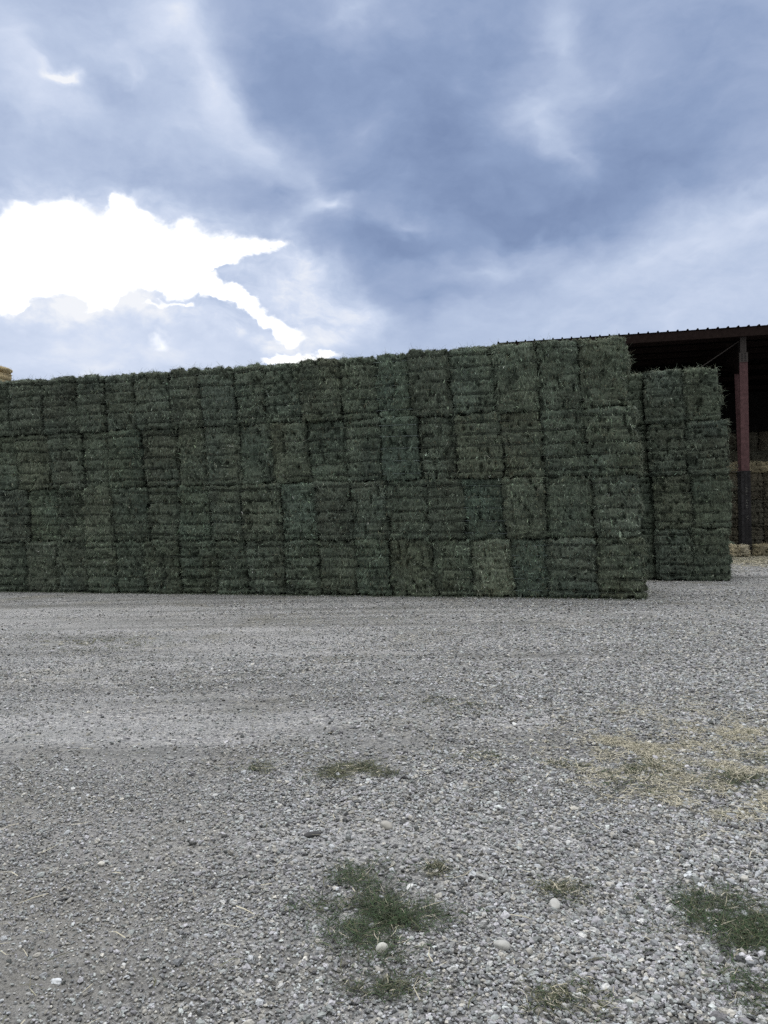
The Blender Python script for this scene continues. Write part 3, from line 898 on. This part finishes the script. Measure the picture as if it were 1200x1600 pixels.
patch('hay_clump', 'tiny dark hay clump beside the flat olive clump', 'hay', [(403, 1201, 24, 9, 1)], 330, (1, 6, .6, 5), 7, lift=(.0, .15), wid=(.002, .005))
patch('hay_clump', 'small dark hay smear on the gravel midway to the stack', 'hay', [(690, 1099, 34, 6, 2), (730, 1108, 50, 10, 1)], 650, (1, 5, .8, 6), 8, lift=(.0, .12), wid=(.003, .007))
patch('hay_clump', 'tiny brown hay clump above the green patch at bottom centre', 'hay', [(690, 1366, 26, 12, 1)], 380, (1, 6, 1.2, 4), 9, lift=(.0, .2), len_=(.02, .06))
patch('hay_clump', 'faint olive hay smear on the gravel close to the long stack', 'hay', [(165, 1006, 75, 9, 2), (120, 1000, 120, 14, 1)], 1500, (1, 7, 1.5, 3), 10, lift=(.0, .1), wid=(.004, .009), len_=(.04, .11))
patch('straw_litter', 'wide pale straw litter spread over the gravel before the short stack', 'straw',
      [(985, 1162, 70, 20, 2.4), (1160, 1146, 70, 14, 1.8), (1090, 1190, 170, 70, 6), (1160, 1240, 110, 55, 3), (930, 1185, 160, 45, 1.8), (1060, 1120, 190, 30, 1.6), (1200, 1195, 80, 70, 3.0)],
      36000, (.1, 1.6, 8, .4), 11, wid=(.0015, .004), len_=(.02, .08), lift=(.0, .10))
patch('hay_clump', 'dark olive hay clumps within the pale straw litter', 'hay',
      [(1000, 1200, 60, 14, 3), (890, 1188, 40, 9, 1.6), (1150, 1215, 60, 20, 2.4), (1000, 1222, 60, 14, 1.6), (770, 1180, 60, 10, .8), (1180, 1185, 50, 14, 1)], 3200, (2, 6, 1.2, 5), 12, lift=(.0, .15), wid=(.002, .005))
patch('straw_litter', 'pale straw litter on the ground at the foot of the barn column', 'straw',
      [(1170, 876, 55, 7, 4), (1230, 878, 70, 8, 4), (1160, 870, 60, 6, 2)], 16000, (.1, 1.2, 9, .2), 13, wid=(.008, .016), len_=(.08, .22), lift=(.0, .10))
rg = np.random.default_rng(77)
k = 700
yy = rg.uniform(1.9, 11.5, k); xx = rg.uniform(-.56, .56, k) * yy
c = np.where(rg.uniform(0, 1, (k, 1)) < .6, STRAW, OLIVE) * rg.uniform(.7, 1.3, (k, 1))
v, f, cc = blades(xx, yy, rg.uniform(.03, .13, k), rg.uniform(.002, .0045, k), rg.uniform(.0, .12, k), c, rg, .012)
tag(link('loose_straw', new_mesh('loose_straw', v, f, cc, False), LEAF), 'single straw stalks scattered loosely over the grey gravel', 'straw', kind='stuff')
# crumbs of hay along the foot of the long stack
k = 5000
s_ = rg.uniform(-1.5, px_on(B1, D1, 0, 1008), k); q_ = -np.abs(rg.normal(0, .14, k))
pp = B1[None, :] + D1[None, :] * s_[:, None] + N1[None, :] * q_[:, None]
c = np.array([.06, .075, .05]) * rg.uniform(.6, 2.0, (k, 1))
v, f, cc = blades(pp[:, 0], pp[:, 1], rg.uniform(.03, .1, k), rg.uniform(.004, .008, k), rg.uniform(.0, .4, k), c, rg, .0)
tag(link('hay_crumbs', new_mesh('hay_crumbs', v, f, cc, False), LEAF), 'dark green hay crumbs fallen along the foot of the long stack', 'hay', kind='stuff')

# one bright rounded stone and a few larger ones that stand out
def big_stone(px, py, sx, sy, sz, rgb, label, seed):
    import bmesh
    bm = bmesh.new(); bmesh.ops.create_icosphere(bm, subdivisions=3, radius=1)
    me = bpy.data.meshes.new('stone'); bm.to_mesh(me); bm.free()
    co = np.empty(len(me.vertices) * 3, np.float32); me.vertices.foreach_get('co', co); co = co.reshape(-1, 3).astype(float)
    co *= (1 + .22 * vnoise(co * 1.1 + seed, 50) + .05 * vnoise(co * 3 + seed, 51))[:, None]
    co *= np.array([sx, sy, sz])
    me.vertices.foreach_set('co', co.astype(np.float32).ravel())
    me.polygons.foreach_set('use_smooth', np.ones(len(me.polygons), bool)); me.update()
    p = gpt(px, py)
    o = link('stone', me, plain_material('stone_surface', rgb, .8, var=.18, scale=30, spec=.25))
    o.location = (p[0], p[1], zg(p[:1], p[1:2])[0] + sz * .55); o.rotation_euler = (0, 0, seed * .7)
    tag(o, label, 'stone')
big_stone(598, 1497, .024, .019, .019, (.50, .50, .47), 'round whitish stone below the green grass patch', 1)
big_stone(868, 1421, .034, .02, .014, (.44, .44, .43), 'flat pale oval stone below the olive hay clump', 2)
big_stone(604, 1296, .040, .026, .020, (.36, .35, .33), 'largest pale flat stone near the middle of the gravel', 3)
big_stone(785, 1490, .028, .021, .016, (.42, .42, .41), 'pale stone halfway between the two green grass patches', 4)
big_stone(487, 1310, .042, .02, .012, (.07, .07, .075), 'long dark slate stone beside the largest pale flat stone', 5)

# ------------------------------------------------------------------ sky
SUN_EL = math.radians(58); SUN_AZ = math.radians(-24)      # azimuth measured from +Y towards +X
w = bpy.data.worlds.new('World'); scene.world = w; w.use_nodes = True
nt = w.node_tree; N, L = nt.nodes, nt.links
for n_ in list(N): N.remove(n_)
outw = N.new('ShaderNodeOutputWorld'); bg = N.new('ShaderNodeBackground'); L.new(bg.outputs[0], outw.inputs[0])
BGS = .1
ZENITH, BEHIND = 2.15, .55
bg.inputs['Strength'].default_value = BGS

def mth(op, a, b=None, c=None, clamp=False):
    m_ = N.new('ShaderNodeMath'); m_.operation = op; m_.use_clamp = clamp
    for k_, v_ in enumerate((a, b, c)):
        if v_ is None: continue
        if isinstance(v_, (int, float)): m_.inputs[k_].default_value = v_
        else: L.new(v_, m_.inputs[k_])
    return m_.outputs[0]

tc = N.new('ShaderNodeTexCoord'); sx = N.new('ShaderNodeSeparateXYZ'); L.new(tc.outputs['Generated'], sx.inputs[0])
az = mth('ARCTAN2', sx.outputs[0], sx.outputs[1]); el = mth('ARCSINE', sx.outputs[2])
cb = N.new('ShaderNodeCombineXYZ'); L.new(az, cb.inputs[0]); L.new(el, cb.inputs[1])
p0 = cb.outputs[0]

def noise(vec, scale, detail, rough=.55, sy=1.0, off=0.0):
    mp = N.new('ShaderNodeMapping'); mp.inputs['Scale'].default_value = (1, sy, 1); mp.inputs['Location'].default_value = (off, off * .7, off * .3)
    L.new(vec, mp.inputs[0])
    n_ = N.new('ShaderNodeTexNoise'); n_.inputs['Scale'].default_value = scale; n_.inputs['Detail'].default_value = detail; n_.inputs['Roughness'].default_value = rough
    L.new(mp.outputs[0], n_.inputs['Vector']); return n_

def warp(vec, scale, detail, amt, sy=1.3, off=0.0):
    n_ = noise(vec, scale, detail, .55, sy, off)
    a = N.new('ShaderNodeVectorMath'); a.operation = 'SUBTRACT'; L.new(n_.outputs['Color'], a.inputs[0]); a.inputs[1].default_value = (.5, .5, .5)
    b = N.new('ShaderNodeVectorMath'); b.operation = 'SCALE'; L.new(a.outputs[0], b.inputs[0]); b.inputs['Scale'].default_value = amt
    c = N.new('ShaderNodeVectorMath'); c.operation = 'ADD'; L.new(vec, c.inputs[0]); L.new(b.outputs[0], c.inputs[1])
    return c.outputs[0]

pw = warp(warp(p0, 5.0, 4, .10, 1.5, 3.0), 17, 6, .045, 1.4, 4.0)        # soft cloud masses
pe = warp(warp(p0, 11, 4, .032, 1.2, 9.0), 26, 7, .042, 1.2, 2.0)        # crisp edges of the bright gap

def azel(x, y):
    d = ray(x, y); d = d / np.linalg.norm(d)
    return math.atan2(d[0], d[1]), math.asin(d[2])

field = None
def blob(x, y, rx, ry, amp, rot=0.0):
    """soft cloud lump centred where photo (x, y) looks, radii in photo pixels"""
    global field
    a, e = azel(x, y)
    mp = N.new('ShaderNodeMapping'); mp.vector_type = 'TEXTURE'
    mp.inputs['Location'].default_value = (a, e, 0); mp.inputs['Rotation'].default_value = (0, 0, rot); mp.inputs['Scale'].default_value = (rx / FPX, ry / FPX, 1)
    L.new(pw, mp.inputs[0])
    gr = N.new('ShaderNodeTexGradient'); gr.gradient_type = 'QUADRATIC_SPHERE'; L.new(mp.outputs[0], gr.inputs[0])
    field = mth('MULTIPLY_ADD', gr.outputs['Fac'], amp, field)

nA = noise(pw, 3.2, 6, .5, 1.9, 1.0); nB = noise(pw, 9, 7, .58, 2.0, 5.0)
field = mth('MULTIPLY_ADD', nA.outputs['Fac'], .36, .27)
field = mth('MULTIPLY_ADD', nB.outputs['Fac'], .34, field)
nC = noise(warp(p0, 8, 3, .06, 1.5, 21.0), 24, 6, .6, 2.1, 15.0)
field = mth('MULTIPLY_ADD', nC.outputs['Fac'], .20, field)
field = mth('SUBTRACT', field, .20)
BL = [
 # dark masses
 (690, 210, 760, 500, -.52, 0), (1060, 250, 470, 330, -.36, 0), (440, 110, 270, 210, -.30, -.5), (830, 345, 620, 150, -.26, .06), (560, 300, 330, 130, -.16, -.2), (760, 60, 330, 180, -.14, 0),
 (1120, 60, 260, 190, -.10, 0), (640, 390, 340, 70, -.26, 0), (680, 455, 330, 60, -.30, 0), (190, 125, 130, 55, -.34, 0), (60, 70, 60, 40, -.15, 0), (450, 298, 110, 60, -.34, 0), (230, 285, 420, 90, -.26, 0), (110, 215, 160, 60, -.10, 0),
 (700, 250, 260, 120, -.10, 0), (260, 455, 200, 60, -.25, 0), (60, 470, 150, 60, -.22, 0),
 # lighter places
 (30, 60, 150, 110, .40, -.6), (92, 104, 66, 20, .95, -.2), (260, 18, 120, 60, .36, 0), (200, 100, 90, 40, .3, -.3), (330, 120, 260, 70, .34, -.8), (420, 220, 240, 70, .38, -.85), (490, 275, 110, 60, .42, -1.0), (520, 325, 100, 36, .70, -.1), (660, 346, 170, 42, .58, -.25),
 (875, 55, 90, 170, .50, .0), (950, 120, 200, 80, .34, .3), (820, 180, 160, 90, .36, .3), (850, 190, 140, 70, .30, -.8), (900, 240, 110, 50, .40, -1.0), (560, 195, 120, 70, .34, .2), (560, 30, 150, 70, .40, 0), (640, 290, 110, 60, .2, 0), (740, 130, 120, 80, .18, 0),
 (1180, 320, 400, 110, .50, .18), (1000, 400, 520, 110, .40, .12), (1050, 480, 620, 150, .28, 0), (820, 380, 200, 40, .30, .05), (760, 415, 240, 40, .34, .05),
 (540, 420, 260, 80, .34, 0), (150, 140, 520, 300, .22, 0), (330, 180, 260, 140, .16, -.7), (150, 560, 560, 150, .46, 0), (480, 500, 300, 140, .26, 0), (40, 180, 200, 90, .16, 0), (160, 400, 520, 260, .30, 0), (450, 345, 70, 60, .4, 0), (900, 540, 700, 120, .14, 0),
]
for b_ in BL: blob(*b_[:4], b_[4] * .74, b_[5])
cr = N.new('ShaderNodeValToRGB')
def s2l(c): return tuple(((v / 255 + .055) / 1.055) ** 2.4 if v > 10 else v / 255 / 12.92 for v in c)
stops = [(0.0, (121, 140, 177)), (.22, (141, 160, 195)), (.42, (163, 179, 210)), (.62, (187, 201, 227)), (.82, (213, 223, 243)), (1.0, (245, 247, 252))]
e_ = cr.color_ramp.elements
while len(e_) < len(stops): e_.new(.5)
for q_, (p_, c_) in zip(e_, stops): q_.position = p_; q_.color = (*s2l(c_), 1)

# the bright gap in the clouds: between an upper and a lower edge given along the azimuth
def curve(pts):
    fc = N.new('ShaderNodeFloatCurve')
    cm = fc.mapping.curves[0]
    P = []
    for x, y in pts:
        a, e2 = azel(x, y); P.append(((a + .6) / 1.2, e2))
    P.sort()
    while len(cm.points) < len(P): cm.points.new(.5, .5)
    for q_, (a, b) in zip(cm.points, P): q_.location = (a, b); q_.handle_type = 'VECTOR'
    fc.mapping.use_clip = False
    fc.mapping.update()
    return fc
se = N.new('ShaderNodeSeparateXYZ'); L.new(pe, se.inputs[0])
xn = mth('DIVIDE', mth('ADD', se.outputs[0], .6), 1.2)
def gap(top, bot, wt, wb, lo=0.0):
    ft = curve(top); fb = curve(bot)
    L.new(xn, ft.inputs['Value']); L.new(xn, fb.inputs['Value'])
    def ss(v_, wd):
        r = N.new('ShaderNodeMapRange'); r.interpolation_type = 'SMOOTHSTEP'; r.inputs['From Min'].default_value = lo; r.inputs['From Max'].default_value = wd
        L.new(v_, r.inputs['Value']); return r.outputs[0]
    return mth('MULTIPLY', ss(mth('SUBTRACT', ft.outputs[0], se.outputs[1]), wt), ss(mth('SUBTRACT', se.outputs[1], fb.outputs[0]), wb))
HT = [(-160, 420), (-60, 335), (50, 315), (135, 318), (200, 308), (300, 340), (400, 364), (460, 384), (520, 430), (600, 500), (700, 580)]
HB = [(-160, 425), (-60, 480), (60, 480), (200, 478), (300, 480), (380, 498), (430, 533), (470, 540), (520, 528), (600, 490), (700, 440)]
gA = gap([(-160, 420), (-60, 335), (0, 322), (50, 310), (110, 304), (135, 318), (155, 334), (178, 302), (215, 306), (240, 334), (268, 346), (290, 330), (310, 345), (360, 358), (400, 364), (440, 369), (458, 378), (480, 400), (640, 560)],
         [(-160, 425), (-60, 480), (0, 492), (36, 489), (50, 464), (85, 460), (120, 468), (150, 486), (172, 490), (186, 470), (215, 460), (240, 464), (262, 474), (300, 470), (325, 462), (338, 430), (352, 412), (390, 402), (440, 390), (458, 380), (480, 380), (640, 420)], .019, .009)
gB = gap([(150, 520), (300, 484), (318, 460), (328, 418), (345, 424), (380, 455), (400, 480), (440, 498), (462, 512), (478, 526), (640, 600)],
         [(150, 500), (300, 474), (330, 470), (360, 482), (385, 496), (410, 512), (430, 532), (458, 541), (478, 531), (640, 560)], .010, .008)
gC = gap([(100, 600), (225, 541), (238, 522), (250, 514), (266, 522), (280, 540), (400, 600)], [(100, 540), (225, 541), (240, 545), (255, 552), (270, 546), (280, 540), (400, 540)], .024, .02)
gD = gap([(200, 600), (400, 562), (430, 548), (470, 544), (520, 548), (560, 558), (640, 600)], [(200, 560), (400, 562), (430, 572), (480, 570), (530, 562), (560, 559), (640, 580)], .008, .008)
gE = gap([(100, 560), (205, 488), (232, 472), (270, 474), (300, 472), (312, 484), (420, 560)], [(100, 440), (205, 486), (240, 482), (280, 484), (305, 482), (312, 482), (420, 440)], .006, .006)
gF = gap([(0, 560), (118, 478), (140, 468), (160, 476), (182, 492), (280, 560)], [(0, 440), (118, 476), (140, 480), (165, 490), (182, 493), (280, 440)], .006, .006)
gA = mth('MAXIMUM', gA, mth('MAXIMUM', gE, gF))
gm = mth('MAXIMUM', mth('MAXIMUM', gA, gB), mth('MAXIMUM', mth('MULTIPLY', gC, .8), gD))
# edges between full glare and cloud stay thin and torn in places
gm = mth('MULTIPLY', gm, mth('MULTIPLY_ADD', noise(pe, 20, 6, .6, 1.5, 12.0).outputs['Fac'], 1.6, .2), clamp=True)
lf = mth('ADD', gm, mth('MULTIPLY', gm, .6), clamp=True)
gm = lf
halo = gap(HT, HB, .012, .006, -.035)
field = mth('MULTIPLY_ADD', halo, mth('MULTIPLY_ADD', nB.outputs['Fac'], .9, -.2), field)
L.new(mth('MAXIMUM', field, 0.0, clamp=True), cr.inputs[0])
nis = N.new('ShaderNodeTexSky'); nis.sky_type = 'NISHITA'; nis.sun_disc = False
nis.sun_elevation = SUN_EL; nis.sun_rotation = SUN_AZ
# cloud light: colours as they glow, raised to the sky texture's physical scale
def scale(c, k_):
    v_ = N.new('ShaderNodeVectorMath'); v_.operation = 'SCALE'; L.new(c, v_.inputs[0])
    if isinstance(k_, (int, float)): v_.inputs['Scale'].default_value = k_
    else: L.new(k_, v_.inputs['Scale'])
    return v_.outputs[0]
def mixc(f, a, b):
    m_ = N.new('ShaderNodeMix'); m_.data_type = 'RGBA'
    if isinstance(f, float): m_.inputs['Factor'].default_value = f
    else: L.new(f, m_.inputs['Factor'])
    L.new(a, m_.inputs[6]); L.new(b, m_.inputs[7]); return m_.outputs[2]
cloud = scale(cr.outputs[0], 1 / BGS)
cloud = mixc(.04, cloud, nis.outputs[0])
white = N.new('ShaderNodeRGB'); white.outputs[0].default_value = (1.25 / BGS, 1.25 / BGS, 1.25 / BGS, 1)
skyc = mixc(gm, cloud, white.outputs[0])
# overhead and behind the camera: unseen sky made brighter, plain grey to light ground
def sstep(v_, a_, b_):
    r = N.new('ShaderNodeMapRange'); r.interpolation_type = 'SMOOTHSTEP'; r.inputs['From Min'].default_value = a_; r.inputs['From Max'].default_value = b_
    L.new(v_, r.inputs['Value']); return r.outputs[0]
def rgb(c):
    q_ = N.new('ShaderNodeRGB'); q_.outputs[0].default_value = (*c, 1); return q_.outputs[0]
soft = noise(p0, 2.5, 4, .5, 1.5, 7.0)
var = mth('MULTIPLY_ADD', soft.outputs['Fac'], .6, .7)
behind = sstep(mth('ABSOLUTE', az), .75, 1.6)
skyc = mixc(behind, skyc, scale(scale(rgb((.97, 1.0, .98)), BEHIND / BGS), var))
skyc = mixc(sstep(el, .62, 1.15), skyc, scale(scale(rgb((.97, .97, .94)), ZENITH / BGS), var))
L.new(skyc, bg.inputs['Color'])
w.cycles.sampling_method = 'MANUAL'; w.cycles.sample_map_resolution = 512

sd = bpy.data.lights.new('sun', 'SUN'); sd.energy = 1.3; sd.angle = math.radians(50); sd.color = (1, .97, .93)
so = bpy.data.objects.new('sun', sd); col.objects.link(so)
dirv = Vector((math.sin(SUN_AZ) * math.cos(SUN_EL), math.cos(SUN_AZ) * math.cos(SUN_EL), math.sin(SUN_EL)))
so.rotation_euler = dirv.to_track_quat('Z', 'Y').to_euler()
so.location = (0, 0, 30)

scene.view_settings.view_transform = 'Standard'
scene.view_settings.look = 'None'
scene.view_settings.exposure = 0
scene.view_settings.gamma = 1
scene.render.engine = 'CYCLES'
scene.cycles.max_bounces = 6
scene.cycles.use_denoising = False
